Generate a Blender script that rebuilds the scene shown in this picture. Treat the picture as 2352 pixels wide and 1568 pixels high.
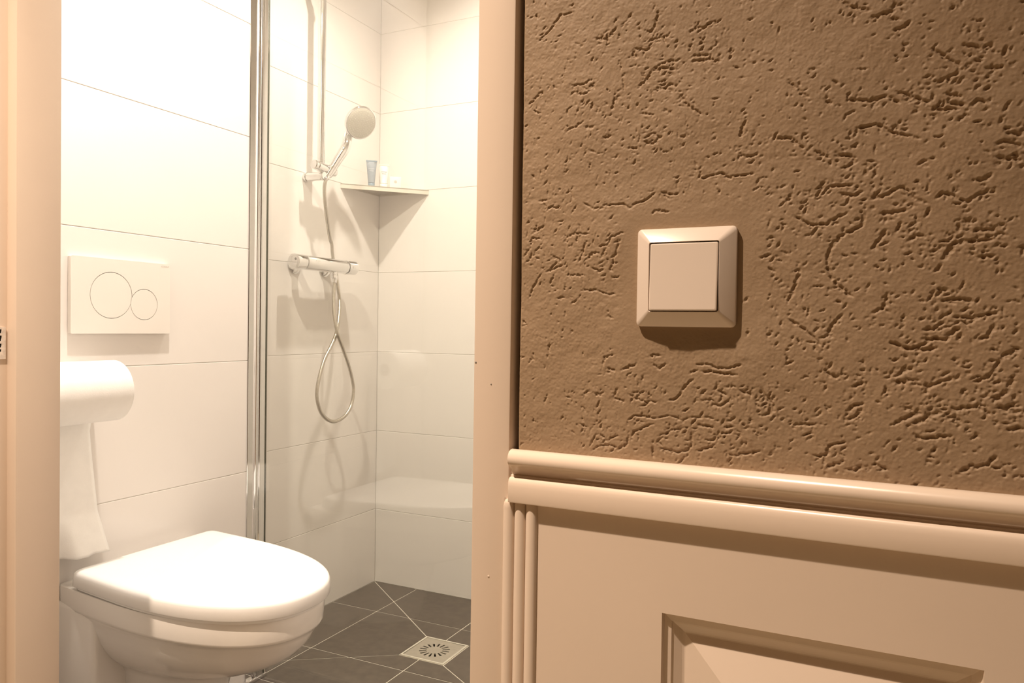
import bpy, bmesh, math, random
import numpy as np
from mathutils import Vector, Matrix

random.seed(7)
for o in list(bpy.data.objects):
    bpy.data.objects.remove(o)
S = bpy.context.scene
COL = S.collection

# ------------------------------------------------------------------ camera
CAM = Vector((0.0, -0.624, 0.979))
cam_d = bpy.data.cameras.new('camera'); cam = bpy.data.objects.new('camera', cam_d); COL.objects.link(cam)
cam_d.sensor_width = 36.0; cam_d.lens = 26.709; cam_d.clip_start = 0.02
YAW, PITCH, ROLL = 0.4495, -0.0184, 0.0149
_f = Vector((-math.sin(YAW)*math.cos(PITCH), math.cos(YAW)*math.cos(PITCH), math.sin(PITCH)))
_r = Vector((math.cos(YAW), math.sin(YAW), 0)); _u = _r.cross(_f)
_r2 = math.cos(ROLL)*_r + math.sin(ROLL)*_u; _u2 = -math.sin(ROLL)*_r + math.cos(ROLL)*_u
cam.matrix_world = Matrix(((_r2.x, _u2.x, -_f.x, CAM.x), (_r2.y, _u2.y, -_f.y, CAM.y), (_r2.z, _u2.z, -_f.z, CAM.z), (0, 0, 0, 1)))
S.camera = cam

# ------------------------------------------------------------------ light and exposure
W = bpy.data.worlds.new('world'); S.world = W; W.use_nodes = True
W.node_tree.nodes['Background'].inputs[0].default_value = (1.0, 0.8, 0.6, 1)
W.node_tree.nodes['Background'].inputs[1].default_value = 0.02
S.view_settings.view_transform = 'Standard'; S.view_settings.look = 'None'
S.view_settings.exposure = 0.0; S.view_settings.gamma = 1.0; S.view_settings.use_curve_mapping = False
CEIL = 2.40
BATH_COL = (1.0, 0.90, 0.795)
HALL_COL = (1.0, 0.80, 0.62)
# (name tag, x, y, watts, cone degrees, blend, colour, aim point or None)
LAMPS = [('bath', -1.13, 0.36, 113.0, 150, 0.9, BATH_COL, None),
         ('bath', -1.235, 1.22, 68.0, 140, 1.0, BATH_COL, None),
         ('hall', -0.75, -0.64, 250.0, 109, 1.0, HALL_COL, None),
         ('hall', 1.15, -0.70, 12.0, 125, 1.0, HALL_COL, None)]

# ------------------------------------------------------------------ materials
def nodes_of(name):
    m = bpy.data.materials.new(name); m.use_nodes = True
    nt = m.node_tree; b = nt.nodes['Principled BSDF']
    return m, nt, b

def mat(name, col, rough=0.5, metal=0.0, vary=0.04, vscale=6.0, bump=0.0, bscale=200.0, coat=0.0, spec=0.5, stretch=None):
    m, nt, b = nodes_of(name)
    b.inputs['Roughness'].default_value = rough; b.inputs['Metallic'].default_value = metal
    b.inputs['Specular IOR Level'].default_value = spec
    if coat:
        b.inputs['Coat Weight'].default_value = coat; b.inputs['Coat Roughness'].default_value = 0.08
    tc = nt.nodes.new('ShaderNodeTexCoord')
    src = tc.outputs['Object']
    if stretch:
        mp = nt.nodes.new('ShaderNodeMapping'); mp.inputs['Scale'].default_value = stretch
        nt.links.new(src, mp.inputs['Vector']); src = mp.outputs['Vector']
    n = nt.nodes.new('ShaderNodeTexNoise'); n.inputs['Scale'].default_value = vscale; n.inputs['Detail'].default_value = 4
    nt.links.new(src, n.inputs['Vector'])
    r = nt.nodes.new('ShaderNodeValToRGB')
    r.color_ramp.elements[0].position = 0.3; r.color_ramp.elements[1].position = 0.7
    r.color_ramp.elements[0].color = [max(0, c*(1-vary)) for c in col] + [1]
    r.color_ramp.elements[1].color = [min(1, c*(1+vary)) for c in col] + [1]
    nt.links.new(n.outputs['Fac'], r.inputs['Fac']); nt.links.new(r.outputs['Color'], b.inputs['Base Color'])
    if bump:
        n2 = nt.nodes.new('ShaderNodeTexNoise'); n2.inputs['Scale'].default_value = bscale; n2.inputs['Detail'].default_value = 3
        nt.links.new(src, n2.inputs['Vector'])
        bp = nt.nodes.new('ShaderNodeBump'); bp.inputs['Strength'].default_value = bump; bp.inputs['Distance'].default_value = 0.001
        nt.links.new(n2.outputs['Fac'], bp.inputs['Height']); nt.links.new(bp.outputs['Normal'], b.inputs['Normal'])
    return m

M = {}
M['wall_tile'] = mat('cream_gloss_tile', (0.80, 0.752, 0.708), rough=0.16, vary=0.012, vscale=3)
M['wall_grout'] = mat('pale_grout', (0.60, 0.565, 0.51), rough=0.9, vary=0.06, vscale=60)
M['floor_tile'] = mat('anthracite_tile', (0.112, 0.089, 0.070), rough=0.55, vary=0.14, vscale=35, bump=0.12, bscale=400)
M['floor_grout'] = mat('beige_grout', (0.62, 0.57, 0.49), rough=0.95, vary=0.08, vscale=80)
M['ceramic'] = mat('white_ceramic', (0.84, 0.80, 0.755), rough=0.10, vary=0.008, coat=0.3)
M['lid'] = mat('white_plastic_lid', (0.87, 0.85, 0.83), rough=0.22, vary=0.005)
M['flush'] = mat('white_plastic_plate', (0.80, 0.75, 0.69), rough=0.3, vary=0.006)
M['flushdark'] = mat('plate_gap', (0.10, 0.085, 0.07), rough=0.8)
M['chrome'] = mat('polished_chrome', (0.80, 0.80, 0.80), rough=0.06, metal=1.0, vary=0.01)
M['chrome_soft'] = mat('brushed_chrome', (0.74, 0.73, 0.71), rough=0.18, metal=1.0, vary=0.03, vscale=20)
M['hose'] = mat('metal_hose', (0.56, 0.52, 0.45), rough=0.34, metal=1.0, vary=0.08, vscale=120)
M['steel'] = mat('brushed_steel', (0.62, 0.57, 0.49), rough=0.42, metal=0.75, vary=0.06, vscale=30, stretch=(1, 8, 1))
M['frame_edge'] = mat('drain_frame_metal', (0.76, 0.71, 0.62), rough=0.4, metal=0.4, vary=0.05)
M['black'] = mat('dark_void', (0.012, 0.010, 0.009), rough=0.9)
M['spray'] = mat('grey_spray_face', (0.58, 0.55, 0.47), rough=0.45, vary=0.03)
M['nozzle'] = mat('pale_nozzle_rubber', (0.72, 0.70, 0.64), rough=0.5)
M['paper'] = mat('toilet_paper', (0.88, 0.855, 0.82), rough=0.95, vary=0.02, vscale=40, bump=0.25, bscale=500)
M['core'] = mat('cardboard', (0.45, 0.34, 0.22), rough=0.9)
M['paint'] = mat('cream_satin_paint', (0.74, 0.61, 0.50), rough=0.27, vary=0.02, vscale=5, bump=0.05, bscale=120)
M['switch'] = mat('cream_switch_plastic', (0.76, 0.65, 0.56), rough=0.22, vary=0.008)
M['hall_ceiling'] = mat('white_ceiling_paint', (0.80, 0.76, 0.68), rough=0.9, vary=0.02)
M['hall_floor'] = mat('hall_floor_wood', (0.40, 0.34, 0.23), rough=0.45, vary=0.2, vscale=4, stretch=(1, 8, 1))
M['tube_blue'] = mat('blue_grey_tube', (0.33, 0.37, 0.41), rough=0.4, vary=0.02)
M['tube_cap'] = mat('blue_grey_cap', (0.24, 0.31, 0.37), rough=0.4)
M['tube_white'] = mat('cream_tube', (0.88, 0.85, 0.77), rough=0.4, vary=0.01)
M['box_white'] = mat('cream_carton', (0.86, 0.82, 0.72), rough=0.6, vary=0.01)
M['print'] = mat('grey_print', (0.55, 0.52, 0.47), rough=0.6)
M['print_pale'] = mat('pale_print', (0.62, 0.66, 0.70), rough=0.5)
M['mark'] = mat('logo_grey', (0.20, 0.18, 0.16), rough=0.5)
M['strike'] = mat('worn_strike_metal', (0.78, 0.72, 0.66), rough=0.35, metal=0.3, vary=0.2, vscale=150)

def plaster_mat(name, relief):
    m, nt, b = nodes_of(name)
    b.inputs['Roughness'].default_value = 0.62; b.inputs['Specular IOR Level'].default_value = 0.35
    tc = nt.nodes.new('ShaderNodeTexCoord')
    n = nt.nodes.new('ShaderNodeTexNoise'); n.inputs['Scale'].default_value = 9; n.inputs['Detail'].default_value = 5
    nt.links.new(tc.outputs['Object'], n.inputs['Vector'])
    r = nt.nodes.new('ShaderNodeValToRGB')
    r.color_ramp.elements[0].position = 0.25; r.color_ramp.elements[1].position = 0.75
    r.color_ramp.elements[0].color = (0.312, 0.218, 0.134, 1); r.color_ramp.elements[1].color = (0.346, 0.239, 0.147, 1)
    nt.links.new(n.outputs['Fac'], r.inputs['Fac']); nt.links.new(r.outputs['Color'], b.inputs['Base Color'])
    g = nt.nodes.new('ShaderNodeTexNoise'); g.inputs['Scale'].default_value = 420; g.inputs['Detail'].default_value = 3
    nt.links.new(tc.outputs['Object'], g.inputs['Vector'])
    bp = nt.nodes.new('ShaderNodeBump'); bp.inputs['Strength'].default_value = 0.32; bp.inputs['Distance'].default_value = 0.0007
    nt.links.new(g.outputs['Fac'], bp.inputs['Height'])
    last = bp
    if relief:   # further along the wall the scratches are carried by the material
        mp = nt.nodes.new('ShaderNodeMapping'); mp.inputs['Scale'].default_value = (1, 1, 2.2)
        nt.links.new(tc.outputs['Object'], mp.inputs['Vector'])
        w = nt.nodes.new('ShaderNodeTexNoise'); w.inputs['Scale'].default_value = 60; w.inputs['Detail'].default_value = 2; w.inputs['Distortion'].default_value = 1.5
        nt.links.new(mp.outputs['Vector'], w.inputs['Vector'])
        cr = nt.nodes.new('ShaderNodeValToRGB')
        cr.color_ramp.elements[0].position = 0.33; cr.color_ramp.elements[1].position = 0.40
        nt.links.new(w.outputs['Fac'], cr.inputs['Fac'])
        b2 = nt.nodes.new('ShaderNodeBump'); b2.inputs['Strength'].default_value = 0.8; b2.inputs['Distance'].default_value = 0.002
        nt.links.new(cr.outputs['Color'], b2.inputs['Height']); nt.links.new(bp.outputs['Normal'], b2.inputs['Normal'])
        last = b2
    nt.links.new(last.outputs['Normal'], b.inputs['Normal'])
    return m
M['plaster'] = plaster_mat('scratched_brown_plaster', False)
M['plaster_far'] = plaster_mat('brown_plaster_beyond', True)

def glass_mat():
    m = bpy.data.materials.new('clear_shower_glass'); m.use_nodes = True
    nt = m.node_tree; nt.nodes.clear()
    out = nt.nodes.new('ShaderNodeOutputMaterial'); mix = nt.nodes.new('ShaderNodeMixShader')
    tr = nt.nodes.new('ShaderNodeBsdfTransparent'); gl = nt.nodes.new('ShaderNodeBsdfGlossy'); fr = nt.nodes.new('ShaderNodeFresnel')
    tr.inputs['Color'].default_value = (0.965, 0.975, 0.955, 1); gl.inputs['Roughness'].default_value = 0.0
    gl.inputs['Color'].default_value = (1, 1, 1, 1); 
    ge = nt.nodes.new('ShaderNodeNewGeometry'); mr = nt.nodes.new('ShaderNodeMapRange')   # same reflectance at either face of the thin pane
    mr.inputs['To Min'].default_value = 1.52; mr.inputs['To Max'].default_value = 1/1.52
    nt.links.new(ge.outputs['Backfacing'], mr.inputs['Value']); nt.links.new(mr.outputs['Result'], fr.inputs['IOR'])
    nt.links.new(fr.outputs[0], mix.inputs[0]); nt.links.new(tr.outputs[0], mix.inputs[1]); nt.links.new(gl.outputs[0], mix.inputs[2])
    nt.links.new(mix.outputs[0], out.inputs['Surface'])
    return m
M['glass'] = glass_mat()

def lamp_mat(name, col, strength):
    m, nt, b = nodes_of(name)
    b.inputs['Base Color'].default_value = (0.8, 0.8, 0.8, 1)
    b.inputs['Emission Color'].default_value = (*col, 1); b.inputs['Emission Strength'].default_value = strength
    return m

# ------------------------------------------------------------------ builders
def tag(o, label=None, cat=None, group=None, kind=None):
    if label: o['label'] = label
    if cat: o['category'] = cat
    if group: o['group'] = group
    if kind: o['kind'] = kind
    return o

def root_of(o):
    while o.parent: o = o.parent
    return o

def link_mesh(name, me, m, parent=None):
    o = bpy.data.objects.new(name, me)
    if m: 
        me.materials.clear(); me.materials.append(m)
    COL.objects.link(o)
    if parent:
        base = root_of(parent).location
        if base.length > 0: me.transform(Matrix.Translation(-base))
        o.parent = parent
    return o

def obj(name, bm, m, parent=None, smooth=False, sharp=0.6):
    me = bpy.data.meshes.new(name)
    bmesh.ops.recalc_face_normals(bm, faces=bm.faces)
    for f in bm.faces: f.smooth = smooth
    if smooth:
        for e in bm.edges:
            if len(e.link_faces) == 2 and e.calc_face_angle(0) > sharp: e.smooth = False
    bm.to_mesh(me); bm.free()
    return link_mesh(name, me, m, parent)

def thing(name, loc, label, cat, group=None):
    o = bpy.data.objects.new(name, None); COL.objects.link(o); o.location = loc; o.empty_display_size = 0.05
    return tag(o, label, cat, group)

def struct(name, bm, m, label=None):
    return tag(obj(name, bm, m), label, None, None, 'structure')

def box(bm, x0, x1, y0, y1, z0, z1, bev=0.0, seg=2):
    r = bmesh.ops.create_cube(bm, size=1.0)
    vs = r['verts']
    for v in vs:
        v.co = Vector(((x0+x1)/2 + v.co.x*(x1-x0), (y0+y1)/2 + v.co.y*(y1-y0), (z0+z1)/2 + v.co.z*(z1-z0)))
    if bev:
        es = list({e for v in vs for e in v.link_edges})
        bmesh.ops.bevel(bm, geom=es, offset=bev, segments=seg, affect='EDGES', profile=0.5)
    return bm

def B(*a, **k):
    return box(bmesh.new(), *a, **k)

def loft(bm, rings, cap0=True, cap1=True, closed=True):
    R = [[bm.verts.new(p) for p in ring] for ring in rings]
    n = len(R[0])
    for a, b in zip(R, R[1:]):
        for i in range(n if closed else n-1):
            j = (i+1) % n
            bm.faces.new((a[i], a[j], b[j], b[i]))
    if cap0: bm.faces.new(R[0][::-1])
    if cap1: bm.faces.new(R[-1])
    return bm

def frame_for(axis):
    a = Vector(axis).normalized()
    h = Vector((0, 0, 1)) if abs(a.z) < 0.9 else Vector((1, 0, 0))
    u = a.cross(h).normalized(); v = a.cross(u).normalized()
    return a, u, v

def lathe(bm, o, axis, prof, n=32, cap0=True, cap1=True):
    """prof: list of (distance along axis, radius)"""
    a, u, v = frame_for(axis); o = Vector(o)
    rings = []
    for d, r in prof:
        rings.append([o + a*d + (u*math.cos(t) + v*math.sin(t))*max(r, 1e-5) for t in [2*math.pi*i/n for i in range(n)]])
    return loft(bm, rings, cap0, cap1)

def cyl(bm, o, axis, r, l, bev=0.001, n=28):
    return lathe(bm, o, axis, [(0, r-bev), (bev, r), (l-bev, r), (l, r-bev)], n)

def catmull(P, step):
    P = [Vector(p) for p in P]; out = []
    Q = [P[0]*2-P[1]] + P + [P[-1]*2-P[-2]]
    for i in range(1, len(Q)-2):
        p0, p1, p2, p3 = Q[i-1:i+3]
        k = max(2, int((p2-p1).length/step))
        for j in range(k):
            t = j/k
            out.append(0.5*((2*p1) + (p2-p0)*t + (2*p0-5*p1+4*p2-p3)*t*t + (3*p1-p0-3*p2+p3)*t**3))
    out.append(P[-1]); return out

def sweep(bm, pts, rad, n=10):
    """tube along pts; rad(i) gives the radius"""
    rings = []; u = None
    for i, p in enumerate(pts):
        t = (pts[min(i+1, len(pts)-1)] - pts[max(i-1, 0)]).normalized()
        if u is None: _, u, _ = frame_for(t)
        u = (u - t*u.dot(t)).normalized(); v = t.cross(u); r = rad(i)
        rings.append([p + (u*math.cos(2*math.pi*k/n) + v*math.sin(2*math.pi*k/n))*r for k in range(n)])
    return loft(bm, rings)

def flat_fill(name, outlines, thick):
    """a flat plate (local XY) with holes, from closed 2D outlines; returns a mesh, z from 0 to thick"""
    cu = bpy.data.curves.new(name, 'CURVE'); cu.dimensions = '2D'; cu.fill_mode = 'BOTH'; cu.extrude = thick/2
    for pts in outlines:
        s = cu.splines.new('POLY'); s.points.add(len(pts)-1); s.use_cyclic_u = True
        for k, (x, y) in enumerate(pts): s.points[k].co = (x, y, 0, 1)
    o = bpy.data.objects.new(name, cu); COL.objects.link(o)
    dg = bpy.context.evaluated_depsgraph_get()
    me = bpy.data.meshes.new_from_object(o.evaluated_get(dg))
    bpy.data.objects.remove(o); bpy.data.curves.remove(cu)
    me.transform(Matrix.Translation((0, 0, thick/2)))
    return me

def axes_matrix(o, ex, ey, ez):
    return Matrix(((ex[0], ey[0], ez[0], o[0]), (ex[1], ey[1], ez[1], o[1]), (ex[2], ey[2], ez[2], o[2]), (0, 0, 0, 1)))

# ------------------------------------------------------------------ room dimensions
XL, XS, YR = -1.530, -1.7186, 1.7594      # boxed-out toilet wall, shower wall, back wall
XR = -0.20                                # right wall of the bathroom
YW = 0.985                                # end of the boxed-out wall
YIN = 0.10                                # bathroom face of the wall with the door
ROWS = [0.0, 0.279, 0.579, 0.879, 1.179, 1.479, 1.779, 2.079, 2.379, CEIL]
GR, TT, REC = 0.0013, 0.008, 0.0012       # joint width, tile thickness, joint recess

wall_left = struct('wall_left', B(XS-0.12, XL-REC, YIN, YW, 0, CEIL), M['wall_grout'], 'boxed-out bathroom wall behind the toilet, clad in cream tiles')
wall_shower = struct('wall_shower', B(XS-0.12, XS-REC, YW, YR+0.12, 0, CEIL), M['wall_grout'], 'recessed cream tiled wall carrying the shower mixer')
wall_back = struct('wall_back', B(XS-REC, XR+0.12, YR+REC, YR+0.12, 0, CEIL), M['wall_grout'], 'cream tiled back wall of the shower')
wall_right = struct('wall_right', B(XR+REC, XR+0.12, YIN, YR+REC, 0, CEIL), M['wall_grout'], 'cream tiled right wall of the bathroom')

tile_cache = {}
def tile_mesh(w, h, axis):
    k = (round(w, 4), round(h, 4), axis)
    if k not in tile_cache:
        hx, hy = (TT/2, (w-GR)/2) if axis == 'x' else ((w-GR)/2, TT/2)
        bm = box(bmesh.new(), -hx, hx, -hy, hy, -(h-GR)/2, (h-GR)/2, bev=0.0009, seg=1)
        me = bpy.data.meshes.new('wall_tile'); bmesh.ops.recalc_face_normals(bm, faces=bm.faces)
        bm.to_mesh(me); bm.free(); me.materials.append(M['wall_tile'])
        tile_cache[k] = me
    return tile_cache[k]

def tile_wall(parent, axis, plane, sign, cuts):
    """cuts: joint positions along the wall; sign: side of the plane the wall body is on"""
    for a, b in zip(cuts, cuts[1:]):
        for z0, z1 in zip(ROWS, ROWS[1:]):
            o = bpy.data.objects.new('wall_tile', tile_mesh(b-a, z1-z0, axis)); COL.objects.link(o); o.parent = parent
            c = plane + sign*TT/2
            o.location = (c, (a+b)/2, (z0+z1)/2) if axis == 'x' else ((a+b)/2, c, (z0+z1)/2)
tile_wall(wall_left, 'x', XL, -1, [YIN, 0.325, YW-0.002])
tile_wall(wall_shower, 'x', XS, -1, [YW, 1.158, YR])
tile_wall(wall_back, 'y', YR, 1, [XS, -1.118, -0.518, XR])
tile_wall(wall_right, 'x', XR, 1, [YIN, 0.5594, 1.1594, YR])
# the short return where the boxed-out wall steps back
for z0, z1 in zip(ROWS, ROWS[1:]):
    o = bpy.data.objects.new('wall_tile', tile_mesh(XL-XS-0.001, z1-z0, 'y')); COL.objects.link(o); o.parent = wall_left
    o.location = ((XL+XS)/2, YW-TT/2+0.0016, (z0+z1)/2)

wall_front = struct('wall_front', B(-0.2985, XR+REC, YIN, YIN+TT-REC, 0, CEIL), M['wall_grout'], 'tiled bathroom side of the wall with the doorway')
box_bm = bmesh.new(); box(box_bm, XL, -1.151, YIN, YIN+TT-REC, 0, CEIL); box(box_bm, -1.151, -0.2985, YIN, YIN+TT-REC, 2.12, CEIL)
obj('backing', box_bm, M['wall_grout'], wall_front)
tile_wall(wall_front, 'y', YIN+TT, -1, [XL+TT, -1.1515]); tile_wall(wall_front, 'y', YIN+TT, -1, [-0.2980, XR])
# floor with tiles cut towards the drain
bm = bmesh.new()
DC, DH = (-1.190, 1.335), 0.0765
ft = -0.0013
box(bm, XS-0.1, XR+0.1, -0.02, DC[1]-0.072, -0.12, ft); box(bm, XS-0.1, XR+0.1, DC[1]+0.072, YR+0.1, -0.12, ft)
box(bm, XS-0.1, DC[0]-0.072, DC[1]-0.072, DC[1]+0.072, -0.12, ft); box(bm, DC[0]+0.072, XR+0.1, DC[1]-0.072, DC[1]+0.072, -0.12, ft)
floor = struct('floor', bm, M['floor_grout'], 'bathroom floor of dark grey tiles with pale joints')
def clip(poly, n, d):
    """keep the side n.p <= d of a convex polygon"""
    out = []
    for i in range(len(poly)):
        a, b = poly[i], poly[(i+1) % len(poly)]
        da = n[0]*a[0]+n[1]*a[1]-d; db = n[0]*b[0]+n[1]*b[1]-d
        if da <= 0: out.append(a)
        if (da < 0) != (db < 0) and da != db:
            t = da/(da-db); out.append((a[0]+(b[0]-a[0])*t, a[1]+(b[1]-a[1])*t))
    return out
def halfplanes(poly, inset):
    """poly counter-clockwise"""
    hp = []
    for i in range(len(poly)):
        a, b = poly[i], poly[(i+1) % len(poly)]
        ex, ey = b[0]-a[0], b[1]-a[1]; L = math.hypot(ex, ey)
        if L < 1e-6: continue
        n = (ey/L, -ex/L); hp.append((n, n[0]*a[0]+n[1]*a[1]-inset))
    return hp
FG = 0.0040
def floor_piece(polys):
    p = [(-5, -5), (5, -5), (5, 5), (-5, 5)]
    for q in polys:
        for n, d in halfplanes(q, FG/2):
            p = clip(p, n, d)
            if len(p) < 3: return
    area = 0.5*sum(p[i][0]*p[(i+1) % len(p)][1]-p[(i+1) % len(p)][0]*p[i][1] for i in range(len(p)))
    if area < 2e-4: return
    bm = bmesh.new()
    q = [v for i, v in enumerate(p) if math.hypot(v[0]-p[i-1][0], v[1]-p[i-1][1]) > 1e-5]
    cx = sum(v[0] for v in q)/len(q); cy = sum(v[1] for v in q)/len(q)
    sh = lambda v, s: (cx+(v[0]-cx)*(1-s), cy+(v[1]-cy)*(1-s))
    loft(bm, [[(x, y, -0.008) for x, y in q], [(x, y, -0.0005) for x, y in q], [(*sh(v, 0.003), 0.0) for v in q]])
    obj('floor_tile', bm, M['floor_tile'], floor)
gx = [-1.530-0.3335+0.3335*k for k in range(0, 7)]
gy = [1.511+0.334-0.334*k for k in range(0, 8)][::-1]
SX0, SX1, SY0, SY1 = XS, -0.62, 0.952, YR
dq = [(DC[0]-DH, DC[1]-DH), (DC[0]+DH, DC[1]-DH), (DC[0]+DH, DC[1]+DH), (DC[0]-DH, DC[1]+DH)]
cq = [(SX0, SY0), (SX1, SY0), (SX1, SY1), (SX0, SY1)]
sectors = [[cq[0], cq[1], dq[1], dq[0]], [cq[1], cq[2], dq[2], dq[1]], [cq[2], cq[3], dq[3], dq[2]], [cq[3], cq[0], dq[0], dq[3]]]
others = [[(XL, YIN-0.1), (XR, YIN-0.1), (XR, SY0), (XL, SY0)], [(SX1, SY0), (XR, SY0), (XR, SY1), (SX1, SY1)]]
for x0, x1 in zip(gx, gx[1:]):
    for y0, y1 in zip(gy, gy[1:]):
        cell = [(x0, y0), (x1, y0), (x1, y1), (x0, y1)]
        for s in sectors + others: floor_piece([cell, s])

struct('ceiling', B(XS-0.12, XR+0.12, YIN, YR+0.12, CEIL, CEIL+0.1), M['hall_ceiling'], 'white bathroom ceiling')

# ------------------------------------------------------------------ hall shell
HX0, HX1, HY = -2.3, 1.9, -1.55
bm = bmesh.new()
box(bm, -0.2985, HX1, 0.013, YIN, 0, CEIL)
box(bm, HX0, -1.150, 0.0, YIN, 0, CEIL)
box(bm, -1.150, -0.2985, 0.0, YIN, 2.12, CEIL)
wall_hall = struct('wall_hall', bm, M['plaster_far'], 'brown plastered hall wall around the bathroom doorway')
struct('wall_opposite', B(HX0, HX1, HY-0.1, HY, 0, CEIL), M['plaster_far'], 'hall wall facing the bathroom door')
struct('wall_hall_left', B(HX0-0.1, HX0, HY, YIN, 0, CEIL), M['plaster_far'], 'far left end of the hall')
struct('wall_hall_right', B(HX1, HX1+0.1, HY, YIN, 0, CEIL), M['plaster_far'], 'far right end of the hall')
struct('ceiling_hall', B(HX0, HX1, HY, YIN, CEIL, CEIL+0.1), M['hall_ceiling'], 'white hall ceiling')
struct('floor_hall', B(HX0, HX1, HY, -0.02, -0.12, 0), M['hall_floor'], 'wooden hall floor')

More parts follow.
